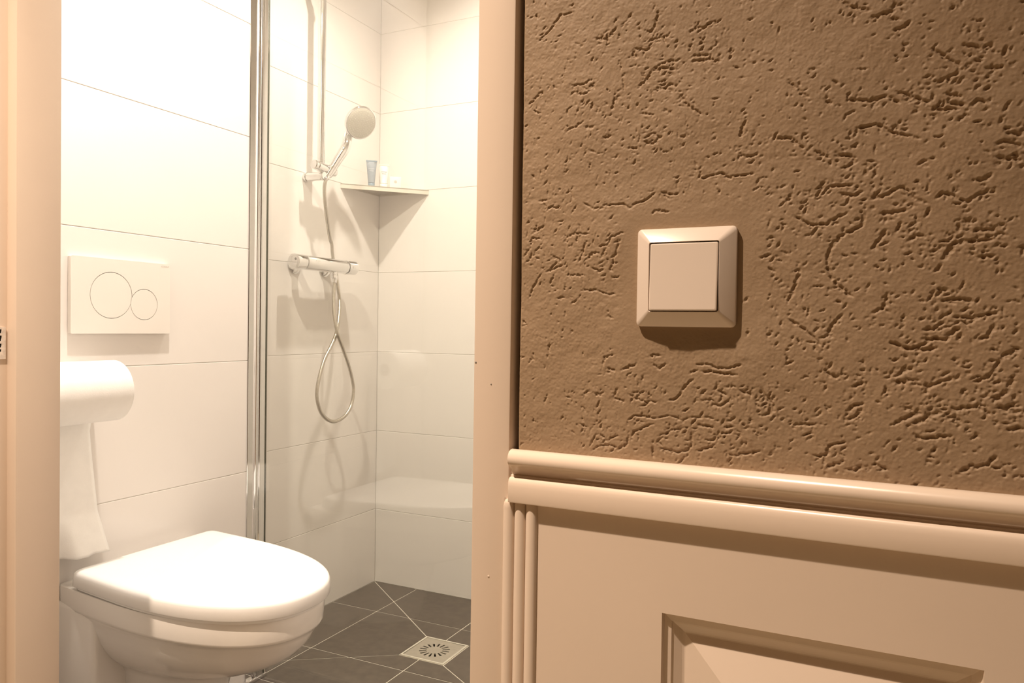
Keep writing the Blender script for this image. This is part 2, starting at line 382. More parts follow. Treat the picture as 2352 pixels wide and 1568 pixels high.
# ------------------------------------------------------------------ plaster relief
STROKES = "-2466,12555 -2584,12544 -2674,12431 -2794,12339;-1700,12434 -1727,12335 -1756,12271 -1827,12294;-1778,12194 -1684,12214 -1603,12219;-1909,12155 -1788,12126 -1754,12167;-1909,12155 -1914,12098 -1871,12074;-1427,11978 -1304,11978 -1182,11950;-1416,12022 -1271,12013;-1750,11948 -1644,11957 -1528,11930;-1750,11948 -1796,11885 -1878,11814;-1750,11960 -1633,12001 -1518,12008;-1711,11799 -1629,11789 -1595,11814 -1526,11794;-1524,11725 -1443,11625 -1328,11534;-2023,11785 -2072,11732 -2101,11653;-2468,11910 -2364,11910 -2263,11945;-2441,11859 -2363,11819 -2287,11852;-2513,11528 -2410,11554 -2346,11595;-2345,11547 -2281,11529 -2243,11543;-1838,11606 -1719,11576;-1810,11389 -1740,11423 -1657,11392 -1738,11342 -1810,11377;-979,11464 -1009,11390 -1018,11314;-1026,11183 -952,11166 -878,11193;-1341,11024 -1164,11051 -1120,11014 -1013,11028 -907,11037;-2346,10892 -2243,10820 -2143,10850 -1982,10853 -1932,10815 -1849,10857 -1777,10876 -1707,10929;-1660,10938 -1578,10904 -1497,10916;-2770,10922 -2675,10929;-2687,10831 -2647,10866 -2567,10849;-1739,10758 -1692,10784 -1575,10761;-2880,11788 -2786,11863 -2746,11896;-2303,11339 -2226,11309;-2178,11423 -2091,11445;-1518,11378 -1449,11366;-1954,11326 -1857,11312;-1386,12203 -1254,12282;-2257,12295 -2143,12260;-2131,12282 -2059,12365;-320,12281 -204,12206 -102,12171;-112,12117 -46,12125 42,12147 62,12222;45,12001 120,12013 162,12061;295,11832 379,11772 473,11694 465,11637 404,11610 331,11589;491,11833 572,11809 603,11770;645,11654 744,11641;76,11561 185,11506 293,11445;-235,11530 -99,11508 22,11531;385,11506 499,11469;397,11439 521,11408;304,11402 450,11386;541,11394 591,11435 661,11403;-174,11319 -51,11331 61,11259 245,11199;754,11192 869,11169;697,11111 756,11134 824,11110 871,11072;699,11029 788,11005 873,10992;-675,11722 -577,11634 -516,11576;-409,11550 -350,11512;-752,11293 -642,11283 -544,11191;-472,11172 -365,11112;-216,11168 -160,11207;-319,11121 -226,11120 -197,11067 -259,11010;-442,10872 -385,10944;-417,10826 -360,10892 -199,10894;-289,10831 -175,10818 -130,10852;-84,10781 5,10794 70,10839 135,10859 190,10795 234,10750 298,10734;350,10761 390,10800 464,10760 536,10721 605,10769 684,10805;583,10870 653,10877 692,10914;-669,10790 -621,10858;-606,10684 -496,10615 -389,10604 -309,10650 -240,10678;-14,10667 73,10674 171,10687;-104,10677 -136,10580 -226,10546 -294,10499 -350,10413 -360,10338;32,10548 -21,10464 -64,10404;176,10463 228,10504 292,10489;581,10513 651,10522 730,10530;401,10330 461,10424 521,10457 623,10441 702,10462;713,10403 752,10419;316,10380 379,10391;498,10581 610,10588;-355,10384 -359,10270 -286,10143 -181,10055;471,10419 401,10320;615,10332 725,10341;-549,10274 -594,10133 -641,10018;-638,9888 -540,9825 -454,9750 -394,9687;-407,9738 -348,9764 -304,9866 -247,9929;-32,9943 34,9980 53,10090;286,9812 360,9825 431,9886;288,9740 361,9753 424,9748 475,9803 525,9839;365,10052 395,10100 447,10106;397,10022 510,10040 602,10016;472,9910 574,9905 674,9923 763,9947;72,9729 149,9688 193,9671 278,9709 330,9741;225,9672 384,9682;629,9741 688,9783 735,9865;780,9622 809,9658 876,9683;615,9453 694,9491 752,9563 770,9622;715,9451 784,9460;110,9467 175,9512 239,9545;111,9430 209,9440;-167,9380 -122,9407 -83,9415;296,9342 348,9417 399,9443 502,9483;738,9330 824,9404;749,9278 827,9289 875,9326;768,9273 913,9259;-378,9510 -319,9461 -260,9451;-209,9190 -153,9243 -85,9260;-207,9127 -139,9163 -96,9234;96,9110 161,9151 236,9193 289,9208;226,9131 300,9161 352,9206 425,9223;487,9245 548,9266 649,9284;436,9188 498,9198 550,9154;249,9054 303,9022 408,9048 491,9060;811,9125 915,9150;538,8808 608,8851 708,8872 756,8946;-585,9069 -417,9081;-812,9284 -748,9222 -759,9142 -808,9126;-435,8843 -341,8851 -319,8929 -215,8963;-339,8749 -258,8807;-211,8761 -131,8756 -86,8798;-2823,10639 -2703,10703;-2522,10585 -2405,10622 -2275,10610;-2836,10514 -2822,10597 -2731,10579;-2904,10432 -2852,10500;-2303,10550 -2344,10443 -2379,10370;-2216,10500 -2118,10504 -2077,10582 -1954,10610;-1994,10566 -2033,10448 -2086,10303 -2058,10276;-2172,10398 -2118,10497;-2300,10388 -2258,10441 -2187,10446;-2263,10320 -2184,10285 -2142,10311;-2638,10438 -2533,10380;-2680,10287 -2518,10353;-2726,10288 -2800,10164 -2852,10052;-2605,10265 -2648,10176;-2501,10256 -2312,10251;-2071,10223 -1995,10242;-2353,10125 -2210,10124 -2138,10090 -2027,10089;-2586,10051 -2498,10065;-2438,10003 -2373,10044;-2107,9903 -2051,9877;-2645,9567 -2640,9664;-2141,9473 -2115,9555 -2031,9570;-2113,9454 -2015,9424;-1974,9439 -1838,9497;-1725,9553 -1692,9580 -1626,9569;-1704,9502 -1644,9465 -1586,9506;-1342,9514 -1241,9511 -1142,9483 -1032,9500 -972,9527;-1303,9452 -1190,9450 -1007,9439;-1391,9436 -1328,9464;-1364,9386 -1439,9306 -1489,9220 -1567,9203;-1915,9243 -1833,9201 -1738,9180 -1713,9279;-1791,9138 -1712,9188 -1645,9185;-2038,9197 -1999,9292;-2322,9209 -2251,9253;-2222,9234 -2137,9205;-2038,9197 -1941,9175;-1897,9019 -1843,9055 -1749,9055 -1656,9048 -1564,9080 -1473,9066 -1447,9036 -1371,9073 -1258,9080 -1171,9080;-1299,9249 -1250,9315;-1210,9203 -1136,9183 -1075,9224 -1052,9262;-1163,9307 -1088,9273;-992,9315 -884,9284;-826,9323 -742,9230 -729,9170 -810,9122;-1881,8874 -1841,8930 -1748,8976 -1682,9007;-1895,8887 -1907,8806 -1975,8774 -2002,8745;-2227,8726 -2157,8779 -2059,8794 -1989,8779;-1601,8909 -1536,8952 -1472,8970 -1382,8989;-1369,8952 -1367,8862 -1391,8796 -1481,8776 -1625,8803;-1601,8909 -1639,8854 -1599,8805;-1319,9019 -1244,9012 -1182,9003;-1156,8955 -1180,8903 -1254,8897;-1328,8802 -1253,8821 -1166,8866;-2347,8955 -2274,8926;-2175,9000 -2203,8971;-2159,8880 -2073,8819;-1120,9008 -1023,9027;-950,9007 -903,9035;-2690,9106 -2647,9205;-2834,9477 -2804,9520;-1018,8790 -816,8845;-941,9750 -930,9800;-788,9741 -754,9790;-970,10022 -935,10059;-859,10364 -766,10386"
def plaster_relief():
    x0, x1, z0, z1, st = -0.2945, 0.150, 0.858, 1.300, 0.00055
    nx, nz = int((x1-x0)/st)+1, int((z1-z0)/st)+1
    rng = np.random.default_rng(11)
    def smooth_noise(cell):
        gx_, gz_ = int((x1-x0)/cell)+3, int((z1-z0)/cell)+3
        g = rng.standard_normal((gz_, gx_))
        u = np.arange(nx)*st/cell; v = np.arange(nz)*st/cell
        iu = u.astype(int); iv = v.astype(int); fu = u-iu; fv = v-iv
        fu = fu*fu*(3-2*fu); fv = (fv*fv*(3-2*fv))[:, None]
        a = g[iv][:, iu]*(1-fu)+g[iv][:, iu+1]*fu; b = g[iv+1][:, iu]*(1-fu)+g[iv+1][:, iu+1]*fu
        return a*(1-fv)+b*fv
    groove = np.zeros((nz, nx))
    def stamp(x, z, w, d):
        k = int(w*1.9/st)+1
        ci, cj = int((z-z0)/st), int((x-x0)/st)
        i0, i1, j0, j1 = max(ci-k, 0), min(ci+k+1, nz), max(cj-k, 0), min(cj+k+1, nx)
        if i0 >= i1 or j0 >= j1: return
        dz = (np.arange(i0, i1)*st+z0-z)[:, None]; dx = (np.arange(j0, j1)*st+x0-x)[None]
        q = np.sqrt(dx*dx+dz*dz)/w
        h = d*np.clip(1.25-q*q, 0, 1)
        groove[i0:i1, j0:j1] = np.maximum(groove[i0:i1, j0:j1], h)
    def stroke(P, w, d, jit=0.0004):
        L = 0; P = [np.array(p) for p in P]
        tot = sum(np.linalg.norm(b-a) for a, b in zip(P, P[1:])) or 1e-6
        wob = rng.standard_normal(64)
        for a, b in zip(P, P[1:]):
            seg = np.linalg.norm(b-a); k = max(1, int(seg/0.0005))
            for j in range(k):
                p = a+(b-a)*j/k; s = (L+seg*j/k)/tot
                e = min(1, 4*s*(tot/0.01), 4*(1-s)*(tot/0.01)); i = int(s*20)
                stamp(p[0]+wob[i]*jit, p[1]+wob[i+25]*jit, w*(0.75+0.25*e+0.12*wob[i+10]), d*max(0.25, e)*(1+0.3*wob[i+5]))
            L += seg
    traced = []
    for s in STROKES.split(';'):
        P = [tuple(float(v)*1e-4 for v in q.split(',')) for q in s.split()]
        traced.append(P)
        far = 0.75+0.5*min(1, max(0, (P[0][0]+0.25)/0.33))
        stroke(P, 0.00115*far, 0.0013*far)
    def flow(x, z):
        u = (x+0.29)/0.39
        return math.radians(62*(1-u)+22*u + (12 if z < 1.03 else 0))
    def near_switch(x, z):
        return abs(x+0.143) < 0.062 and -0.085 < z-1.022 < 0.062
    n = 0
    while n < 3600:
        if rng.random() < 0.55:
            P = traced[rng.integers(len(traced))]; q = P[rng.integers(len(P))]
            x, z = q[0]+rng.normal()*0.010, q[1]+rng.normal()*0.008
        else:
            x, z = rng.uniform(x0, x1), rng.uniform(z0, z1)
        if near_switch(x, z): continue
        keep = 1.0
        if x < -0.19 and 0.90 < z < 1.03: keep = 0.35
        if rng.random() > keep: continue
        n += 1
        a = flow(x, z)+rng.normal()*0.6
        ln = abs(rng.normal())*0.0033+0.0006
        far = 0.8+0.45*min(1, max(0, (x+0.25)/0.33))
        m_ = (x+math.cos(a)*ln*0.5+rng.normal()*0.0008, z+math.sin(a)*ln*0.5+rng.normal()*0.0008)
        stroke([(x, z), m_, (x+math.cos(a)*ln, z+math.sin(a)*ln)], (0.0007+0.0004*rng.random())*far, (0.0006+0.0009*rng.random())*far, 0.0002)
    X = x0+np.arange(nx)*st; Z = z0+np.arange(nz)*st
    base = 0.0006*smooth_noise(0.05)+0.00013*smooth_noise(0.012)+0.00009*smooth_noise(0.004)+0.00008*smooth_noise(0.0016)
    lip = groove.copy()
    for k in range(5):   # the float pushed a soft ridge up beside each scratch
        lip = (np.roll(lip, 1, 0)+np.roll(lip, -1, 0)+np.roll(lip, 1, 1)+np.roll(lip, -1, 1)+lip)/5
    for k in range(1):
        groove = (np.roll(groove, 1, 0)+np.roll(groove, -1, 0)+np.roll(groove, 1, 1)+np.roll(groove, -1, 1)+2*groove)/6
    dsw = np.maximum(np.abs(X+0.143)[None], np.abs(Z-1.022)[:, None])
    calm = np.clip((dsw-0.042)/0.02, 0.25, 1)
    Y = -(base*calm + 0.35*lip - 1.25*groove)
    edge = np.minimum(X-x0, 1)[None]*np.ones((nz, 1))
    Y = Y + 0.004*np.clip(1-edge/0.003, 0, 1)**2           # arris rolls back at the shadow gap
    co = np.empty((nz, nx, 3)); co[..., 0] = X[None]; co[..., 1] = Y; co[..., 2] = Z[:, None]
    me = bpy.data.meshes.new('plaster_relief')
    idx = np.arange(nx*nz).reshape(nz, nx)
    f = np.stack([idx[:-1, :-1], idx[:-1, 1:], idx[1:, 1:], idx[1:, :-1]], -1).reshape(-1, 4)
    me.vertices.add(nx*nz); me.vertices.foreach_set('co', co.astype(np.float32).ravel())
    me.loops.add(f.size); me.loops.foreach_set('vertex_index', f.astype(np.int32).ravel())
    me.polygons.add(len(f)); me.polygons.foreach_set('loop_start', np.arange(0, f.size, 4, dtype=np.int32))
    me.polygons.foreach_set('use_smooth', np.ones(len(f), bool))
    me.update(calc_edges=True)
    o = link_mesh('plaster_coat', me, M['plaster'], wall_hall)
    # the rest of the coat, beyond the densely scratched stretch
    bm = bmesh.new()
    box(bm, x1, HX1, 0.0, 0.013, 0.80, CEIL); box(bm, x0, x1, 0.0, 0.013, z1, CEIL); box(bm, x0, x1, 0.004, 0.013, 0.80, z1)
    obj('plaster_coat', bm, M['plaster_far'], wall_hall)
plaster_relief()

# ------------------------------------------------------------------ door frame
RX, RG = -0.3372, -0.2990
LXS, LXR = -1.091, -1.112
dr = bpy.data.objects.new('door_1', None); COL.objects.link(dr); dr.location = (-0.72, 0.05, 0)
tag(dr, 'cream painted wooden frame of the bathroom doorway', None, None, 'structure')
obj('jamb', B(RX, RG, -0.0065, 0.0995, 0, 2.13, bev=0.0022), M['paint'], dr, True)
obj('door_stop', B(RX-0.015, RX+0.001, 0.034, 0.0995, 0, 2.10, bev=0.0015), M['paint'], dr, True)
obj('jamb', B(-1.151, LXR, -0.0065, 0.0995, 0, 2.13, bev=0.0022), M['paint'], dr, True)
obj('door_stop', B(LXR-0.001, LXS, 0.034, 0.0995, 0, 2.10, bev=0.0025), M['paint'], dr, True)
obj('head', B(LXR, RX, -0.0065, 0.0995, 2.085, 2.13, bev=0.0022), M['paint'], dr, True)
for x, z, r in ((-0.3183, 0.7501, 0.0011), (-0.3185, 0.9269, 0.0006), (-0.3347, 0.9463, 0.0009)):
    obj('nail_mark', lathe(bmesh.new(), (x, -0.0063, z), (0, -1, 0), [(0, r), (0.0004, r), (0.0007, r*0.4)], 10), M['mark'] if r < 0.00105 else M['paint'], dr)
# strike plate let into the rebate, with its latch holes
hz = [[(-0.012, -0.0225), (0.0075, -0.0225), (0.0075, 0.0225), (-0.012, 0.0225)]]
for z, h in ((0.0165, 0.0028), (0.0065, 0.0040), (-0.0035, 0.0028), (-0.0105, 0.0018)):
    hz.append([(-0.0095, z-h), (0.0012+0.0002*h/0.001, z-h), (0.0012+0.0002*h/0.001, z+h), (-0.0095, z+h)])
me = flat_fill('strike_plate', hz, 0.002)
me.transform(axes_matrix((LXR, 0.0240, 0.9465), (0, 1, 0), (0, 0, 1), (1, 0, 0)))
sp = link_mesh('strike_plate', me, M['strike'], dr); sp['label'] = 'worn metal strike plate'
obj('latch_pocket', B(LXR-0.002, LXR+0.0004, 0.0145, 0.0262, 0.934, 0.966), M['black'], sp)

# ------------------------------------------------------------------ wainscot
PY = -0.0065                                    # face of the boards
prof = [(0.000, 0.8705), (-0.008, 0.8718), (-0.0140, 0.8716), (-0.0190, 0.8702), (-0.0228, 0.8676), (-0.0245, 0.8645), (-0.0240, 0.8612), (-0.0215, 0.8588), (-0.0180, 0.8576),
        (-0.0150, 0.8560), (-0.0115, 0.8535), (-0.0095, 0.8505), (-0.0090, 0.8487), (-0.0120, 0.8483), (-0.0122, 0.8470), (-0.0165, 0.8464), (-0.0190, 0.8450), (-0.0205, 0.8425), (-0.0210, 0.8390),
        (-0.0210, 0.8262), (-0.0202, 0.8250), (-0.0120, 0.8245), (0.000, 0.8245)]
bm = bmesh.new()
xs_ = [-0.2965, -0.2955, 0.4, HX1]
loft(bm, [[(x, 0.68*y*(0.94 if x < -0.296 else 1), z-0.0024) for y, z in prof] for x in xs_])
tag(obj('trim_1', bm, M['paint'], None, True, 0.9), 'cream moulded chair rail along the foot of the brown plaster', None, None, 'structure')
strip = bpy.data.objects.new('trim_2', None); COL.objects.link(strip); strip.location = (-0.287, 0, 0)
tag(strip, 'cream reeded upright strip between door frame and wall panel', None, None, 'structure')
obj('backing', B(-0.3035, -0.2690, PY, 0.012, 0, 0.8245), M['paint'], strip)
for xa, xb in ((-0.3035, -0.2927), (-0.2923, -0.2815), (-0.2811, -0.2700)):
    c, r = (xa+xb)/2, (xb-xa)/2
    rings = []
    for z, s in ((0.0, 1), (0.8165, 1), (0.8205, 0.93), (0.8230, 0.72), (0.8242, 0.35)):
        rings.append([(c+math.cos(math.pi*i/14)*r*s, PY-math.sin(math.pi*i/14)*r*0.85*s, z) for i in range(15)])
    bm = bmesh.new(); loft(bm, rings, True, True, False)
    obj('reed', bm, M['paint'], strip, True, 1.2)
wains = bpy.data.objects.new('trim_3', None); COL.objects.link(wains); wains.location = (0.3, 0, 0)
tag(wains, 'cream wall panelling with raised fields below the chair rail', None, None, 'structure')
def panel_bay(x0, x1, ox0, ox1, oz0, oz1):
    rect = lambda a, b, c, d, y: [(a, y, c), (b, y, c), (b, y, d), (a, y, d)]
    rings = [rect(x0, x1, 0.0, 0.8245, 0.012), rect(x0, x1, 0.0, 0.8245, PY)]
    for s, y in ((0.0, PY), (0.0006, PY+0.0030), (0.0015, PY+0.0040), (0.0070, PY+0.0052), (0.0074, PY+0.0066), (0.0090, PY+0.0072), (0.0150, PY+0.0105), (0.0165, PY+0.0110),
                 (0.0175, PY+0.0110), (0.0520, PY+0.0005), (0.0524, PY-0.0010)):
        rings.append(rect(ox0+s, ox1-s, oz0+s, oz1-s, y))
    bm = bmesh.new(); loft(bm, rings, False, True)
    obj('panel', bm, M['paint'], wains)
panel_bay(-0.2690, 0.1825, -0.1565, 0.0713, 0.19, 0.7450)
panel_bay(0.1825, 0.634, 0.293, 0.5235, 0.19, 0.7435)
panel_bay(0.634, 1.0855, 0.7445, 0.975, 0.19, 0.7435)
panel_bay(1.0855, HX1, 1.196, 1.70, 0.19, 0.7435)

# ------------------------------------------------------------------ light switch
sw = thing('light_switch', (-0.143, 0, 1.022), 'square cream rocker light switch on the brown plaster wall', 'light switch')
sx, sz = -0.143, 1.022
def rsq(h, r, y, n=5):
    p = []
    for cx, cz, a0 in ((1, 1, 0), (-1, 1, 90), (-1, -1, 180), (1, -1, 270)):
        for k in range(n):
            a = math.radians(a0+90*k/(n-1)); p.append((sx+cx*(h-r)+math.cos(a)*r, y, sz+cz*(h-r)+math.sin(a)*r))
    return p
bm = bmesh.new()
loft(bm, [rsq(0.0402, 0.0035, 0.003), rsq(0.0405, 0.0036, -0.0034), rsq(0.0402, 0.0036, -0.0045), rsq(0.0394, 0.0036, -0.0052),
          rsq(0.0340, 0.0030, -0.0090), rsq(0.0292, 0.0022, -0.0122), rsq(0.02845, 0.0018, -0.0126), rsq(0.0281, 0.0016, -0.0120), rsq(0.0281, 0.0016, -0.0050)], True, True)
obj('frame', bm, M['switch'], sw, True, 0.5)
bm = bmesh.new()   # rocker tipped in at the top, out at the foot
def rock(h, r, y, tilt):
    return [(x, yy - tilt*(sz-z)/0.028, z) for x, yy, z in rsq(h, r, y)]
loft(bm, [rock(0.0272, 0.0010, -0.0055, 0), rock(0.0274, 0.0012, -0.0126, 0.0011), rock(0.0271, 0.0013, -0.0133, 0.0012), rock(0.0263, 0.0013, -0.0136, 0.0012)])
obj('rocker', bm, M['switch'], sw, True, 0.15)

# ------------------------------------------------------------------ shower screen
screen = thing('shower_screen', (XL, 0.945, 0), 'clear glass shower screen with chrome wall profile beside the toilet', 'shower screen')
pr = [(-0.001, 0.9065), (0.0030, 0.9070), (0.0042, 0.9082), (0.0050, 0.9260), (0.0062, 0.9278), (0.0092, 0.9290), (0.0112, 0.9308), (0.0118, 0.9335),
      (0.0118, 0.9365), (0.0104, 0.9372), (0.0104, 0.9380), (0.0118, 0.9388), (0.0118, 0.9398), (0.0104, 0.9405), (0.0104, 0.9412), (0.0128, 0.9416), (0.0136, 0.9424),
      (0.0136, 0.9660), (0.0125, 0.9690), (0.0090, 0.9730), (0.0, 0.9745), (-0.001, 0.9745)]
bm = bmesh.new(); loft(bm, [[(XL+a, b, z) for a, b in pr] for z in (0.004, 1.0, 2.02)])
obj('wall_profile', bm, M['chrome'], screen, True, 0.5)
obj('glass_pane', B(XL+0.0120, -0.690, 0.9425, 0.9485, 0.012, 2.01), M['glass'], screen)
obj('sealing_strip', B(XL+0.0136, XL+0.0150, 0.9632, 0.9662, 0.012, 2.01), mat('dark_seal', (0.10, 0.10, 0.075), 0.4), screen)
obj('foot_cap', B(XL-0.0012, XL+0.016, 0.904, 0.976, 0.0, 0.010, bev=0.002), M['chrome'], screen, True)

# ------------------------------------------------------------------ toilet
TY, LB = 0.557, -1.475
def dshape(xb, xf, hw, z, xm=None, p=2.3, ins=0.0, n=26, rb=0.016):
    """D outline: square back at xb, round nose at xf; the pan was hung a touch askew, nose towards the door"""
    xb, xf, hw = xb+ins, xf-ins, hw-ins
    xm = xb+0.31*(xf-xb) if xm is None else xm
    pts = []
    for k in range(5):
        a = math.radians(180+90*k/4); pts.append((xb+rb+math.cos(a)*rb, TY-hw*0.985+rb+math.sin(a)*rb, z))
    for k in range(2*n+1):
        a = math.pi*(k/(2*n))-math.pi/2
        c, s = math.cos(a), math.sin(a)
        pts.append((xm+(xf-xm)*abs(c)**(2/p), TY+hw*math.copysign(abs(s)**(2/p), s), z))
    for k in range(5):
        a = math.radians(90+90*k/4); pts.append((xb+rb+math.cos(a)*rb, TY+hw*0.985-rb+math.sin(a)*rb, z))
    return [(x, y-0.095*(x-LB), z) for x, y, z in pts]
toilet = thing('toilet', (XL+0.002, TY, 0.07), 'white wall-hung toilet with closed lid below the flush plate', 'toilet')
bx = XL+0.0015
bowl = [(0.430, -0.978, 0.178, 0.006), (0.4315, -0.9755, 0.1795, 0.002), (0.4305, -0.9735, 0.1815, 0), (0.427, -0.973, 0.1825, 0), (0.392, -0.975, 0.1815, 0), (0.3868, -0.977, 0.1805, 0), (0.3848, -0.9805, 0.178, 0),
        (0.374, -0.986, 0.1735, 0), (0.352, -1.000, 0.167, 0), (0.327, -1.026, 0.158, 0), (0.307, -1.060, 0.147, 0), (0.288, -1.104, 0.134, 0), (0.273, -1.150, 0.120, 0), (0.262, -1.192, 0.108, 0),
        (0.247, -1.215, 0.102, 0), (0.19, -1.232, 0.099, 0), (0.12, -1.250, 0.098, 0), (0.082, -1.262, 0.096, 0), (0.075, -1.275, 0.088, 0)]
bm = bmesh.new()
loft(bm, [dshape(bx, xf, hw, z, ins=i) if z > 0.38 else dshape(bx, xf, hw, z, xm=bx+0.30*(xf-bx), p=2.15, rb=0.012) for z, xf, hw, i in bowl])
obj('bowl', bm, M['ceramic'], toilet, True, 0.9)
obj('mounting_block', B(bx, -1.405, TY-0.180, TY+0.180, 0.085, 0.400, bev=0.012, seg=4), M['ceramic'], toilet, True)
bm = bmesh.new()
loft(bm, [dshape(LB+0.006, -0.970, 0.180, z) for z in (0.4325, 0.4380)])
obj('seat', bm, M['lid'], toilet, True)
bm = bmesh.new()
F_, H_ = -0.962, 0.187
loft(bm, [dshape(LB, F_, H_, 0.4388, ins=0.004), dshape(LB, F_, H_, 0.4394, ins=0.0012), dshape(LB, F_, H_, 0.4410), dshape(LB, F_, H_, 0.4620, ins=0.0012),
          dshape(LB, F_, H_, 0.4662, ins=0.0026), dshape(LB, F_, H_, 0.4692, ins=0.0054), dshape(LB, F_, H_, 0.4712, ins=0.0098), dshape(LB, F_, H_, 0.4722, ins=0.016),
          dshape(LB, F_, H_, 0.4732, ins=0.045), dshape(LB, F_, H_, 0.4738, ins=0.09)])
obj('lid', bm, M['lid'], toilet, True, 0.8)
for s in (-1, 1):
    obj('hinge', cyl(bmesh.new(), (-1.492, TY+s*0.078, 0.4305), (0, 0, 1), 0.013, 0.022, 0.003), M['chrome'], toilet, True)

# ------------------------------------------------------------------ flush plate
fp = thing('flush_plate', (XL, 0.525, 0.952), 'white dual-button flush plate on the tiled wall above the toilet', 'flush plate')
PX0 = XL+0.0005; PT = 0.0125
c1, r1, c2, r2 = (0.496, 1.0365), 0.0500, (0.5785, 1.0190), 0.0345
def arc(c, r, a0, a1, n=64): return [(c[0]+r*math.cos(a0+(a1-a0)*k/n), c[1]+r*math.sin(a0+(a1-a0)*k/n)) for k in range(n+1)]
def crossings(ra, rb):
    dx, dy = c2[0]-c1[0], c2[1]-c1[1]; d = math.hypot(dx, dy); th = math.atan2(dy, dx)
    al = math.acos(max(-1, min(1, (d*d+ra*ra-rb*rb)/(2*d*ra)))); be = math.acos(max(-1, min(1, (d*d+rb*rb-ra*ra)/(2*d*rb))))
    return th, al, be
g = 0.0011
th, al, be = crossings(r1+g, r2+g)
union = arc(c1, r1+g, th+al, th+2*math.pi-al)[:-1] + arc(c2, r2+g, th+math.pi+be, th+3*math.pi-be)[:-1]
rect = []
for cx, cz, a0 in ((0.648, 1.1160, 0), (0.4025, 1.1160, 90), (0.4025, 0.9525, 180), (0.648, 0.9525, 270)):
    ox = cx-0.003 if cx > 0.5 else cx+0.003; oz = cz-0.003 if cz > 1.0 else cz+0.003
    rect += [(ox+0.003*math.cos(math.radians(a0+90*k/4)), oz+0.003*math.sin(math.radians(a0+90*k/4))) for k in range(5)]
to_wall = lambda x: axes_matrix((x, 0, 0), (0, 1, 0), (0, 0, 1), (1, 0, 0))
me = flat_fill('plate', [rect, union], 0.0040); me.transform(to_wall(PX0+PT-0.0040)); link_mesh('plate', me, M['flush'], fp)
obj('backing', B(PX0, PX0+PT-0.0042, 0.4040, 0.6465, 0.9540, 1.1145), M['flush'], fp)
obj('button_recess', B(PX0+PT-0.0043, PX0+PT-0.0036, 0.440, 0.618, 0.980, 1.092), M['flushdark'], fp)
th, al, be = crossings(r1-0.0001, r2+g)
big = arc(c1, r1-0.0001, th+al, th+2*math.pi-al)[:-1] + arc(c2, r2+g, th+math.pi+be, th+math.pi-be, 24)[:-1]
me = flat_fill('button', [big], 0.0036); me.transform(to_wall(PX0+PT-0.0038)); link_mesh('flush_button', me, M['flush'], fp)
me = flat_fill('button', [arc(c2, r2-0.0001, 0, 2*math.pi)[:-1]], 0.0036); me.transform(to_wall(PX0+PT-0.0038)); link_mesh('flush_button', me, M['flush'], fp)

def text_part(name, s, size, mtx, m, parent, thick=0.0002):
    cu = bpy.data.curves.new(name, 'FONT'); cu.body = s; cu.size = size; cu.align_x = 'CENTER'; cu.align_y = 'CENTER'; cu.extrude = thick/2; cu.space_character = 1.15
    o = bpy.data.objects.new(name, cu); COL.objects.link(o)
    me = bpy.data.meshes.new_from_object(o.evaluated_get(bpy.context.evaluated_depsgraph_get()))
    bpy.data.objects.remove(o); bpy.data.curves.remove(cu)
    me.transform(mtx); return link_mesh(name, me, m, parent)
text_part('lettering', 'GEBERIT', 0.0052, axes_matrix((PX0+PT+0.0001, 0.6345, 1.1095), (0, 1, 0), (0, 0, 1), (1, 0, 0)), M['print'], fp)

# ------------------------------------------------------------------ toilet roll and holder
rx, rz_, rr = XL+0.0755, 0.834, 0.0635
hold = thing('toilet_roll_holder', (XL, 0.398, rz_), 'chrome toilet roll holder on the tiled wall, carrying the roll', 'roll holder')
obj('wall_flange', cyl(bmesh.new(), (XL+0.0003, 0.258, rz_), (1, 0, 0), 0.022, 0.008, 0.002), M['chrome'], hold, True)
obj('arm', sweep(bmesh.new(), catmull([(XL+0.004, 0.258, rz_), (XL+0.055, 0.258, rz_), (rx-0.006, 0.261, rz_), (rx, 0.270, rz_), (rx, 0.36, rz_), (rx, 0.464, rz_)], 0.006), lambda i: 0.0055, 12), M['chrome'], hold, True)
roll = thing('toilet_roll', (rx, 0.397, rz_-rr), 'thick white toilet paper roll with its end hanging down, left of the flush plate', 'toilet roll')
bm = bmesh.new()
ya, yb = 0.288, 0.4575
lathe(bm, (rx, ya, rz_), (0, 1, 0), [(0, 0.021), (0, rr-0.0015), (0.0012, rr), (yb-ya-0.0012, rr), (yb-ya, rr-0.0015), (yb-ya, 0.021), (0, 0.021)], 56, False, False)
obj('paper_winding', bm, M['paper'], roll, True)
bm = bmesh.new(); lathe(bm, (rx, ya+0.0005, rz_), (0, 1, 0), [(0, 0.0207), (yb-ya-0.001, 0.0207), (yb-ya-0.001, 0.0195), (0, 0.0195), (0, 0.0207)], 32, False, False)
obj('core', bm, M['core'], roll, True)
bm = bmesh.new()   # loose sheet down the wall side, torn foot turned outwards
NU, NV = 22, 60
grid = []
for j in range(NV+1):
    t = j/NV; row = []
    for i in range(NU+1):
        u = i/NU
        zt = rz_ - 0.005; foot = 0.486+0.0015*math.sin(17*u)+0.001*math.sin(41*u)
        z = zt+(foot-zt)*t
        right = 0.4570-0.012*min(1, t*4)+0.030*max(0, t-0.25)
        y = ya+0.002+(right-ya)*u
        x = rx-rr-0.0007+0.0035*math.sin(3.2*u+5*t)*min(1, t*2.5)+0.0045*min(1, t*2.5)
        if z < 0.57: x += (0.57-z)*0.34*max(0, min(1, (u-0.45)/0.15))
        row.append(bm.verts.new((x, y, z)))
    grid.append(row)
for j in range(NV):
    for i in range(NU): bm.faces.new((grid[j][i], grid[j][i+1], grid[j+1][i+1], grid[j+1][i]))
sh = obj('hanging_sheet', bm, M['paper'], roll, True, 3.0)
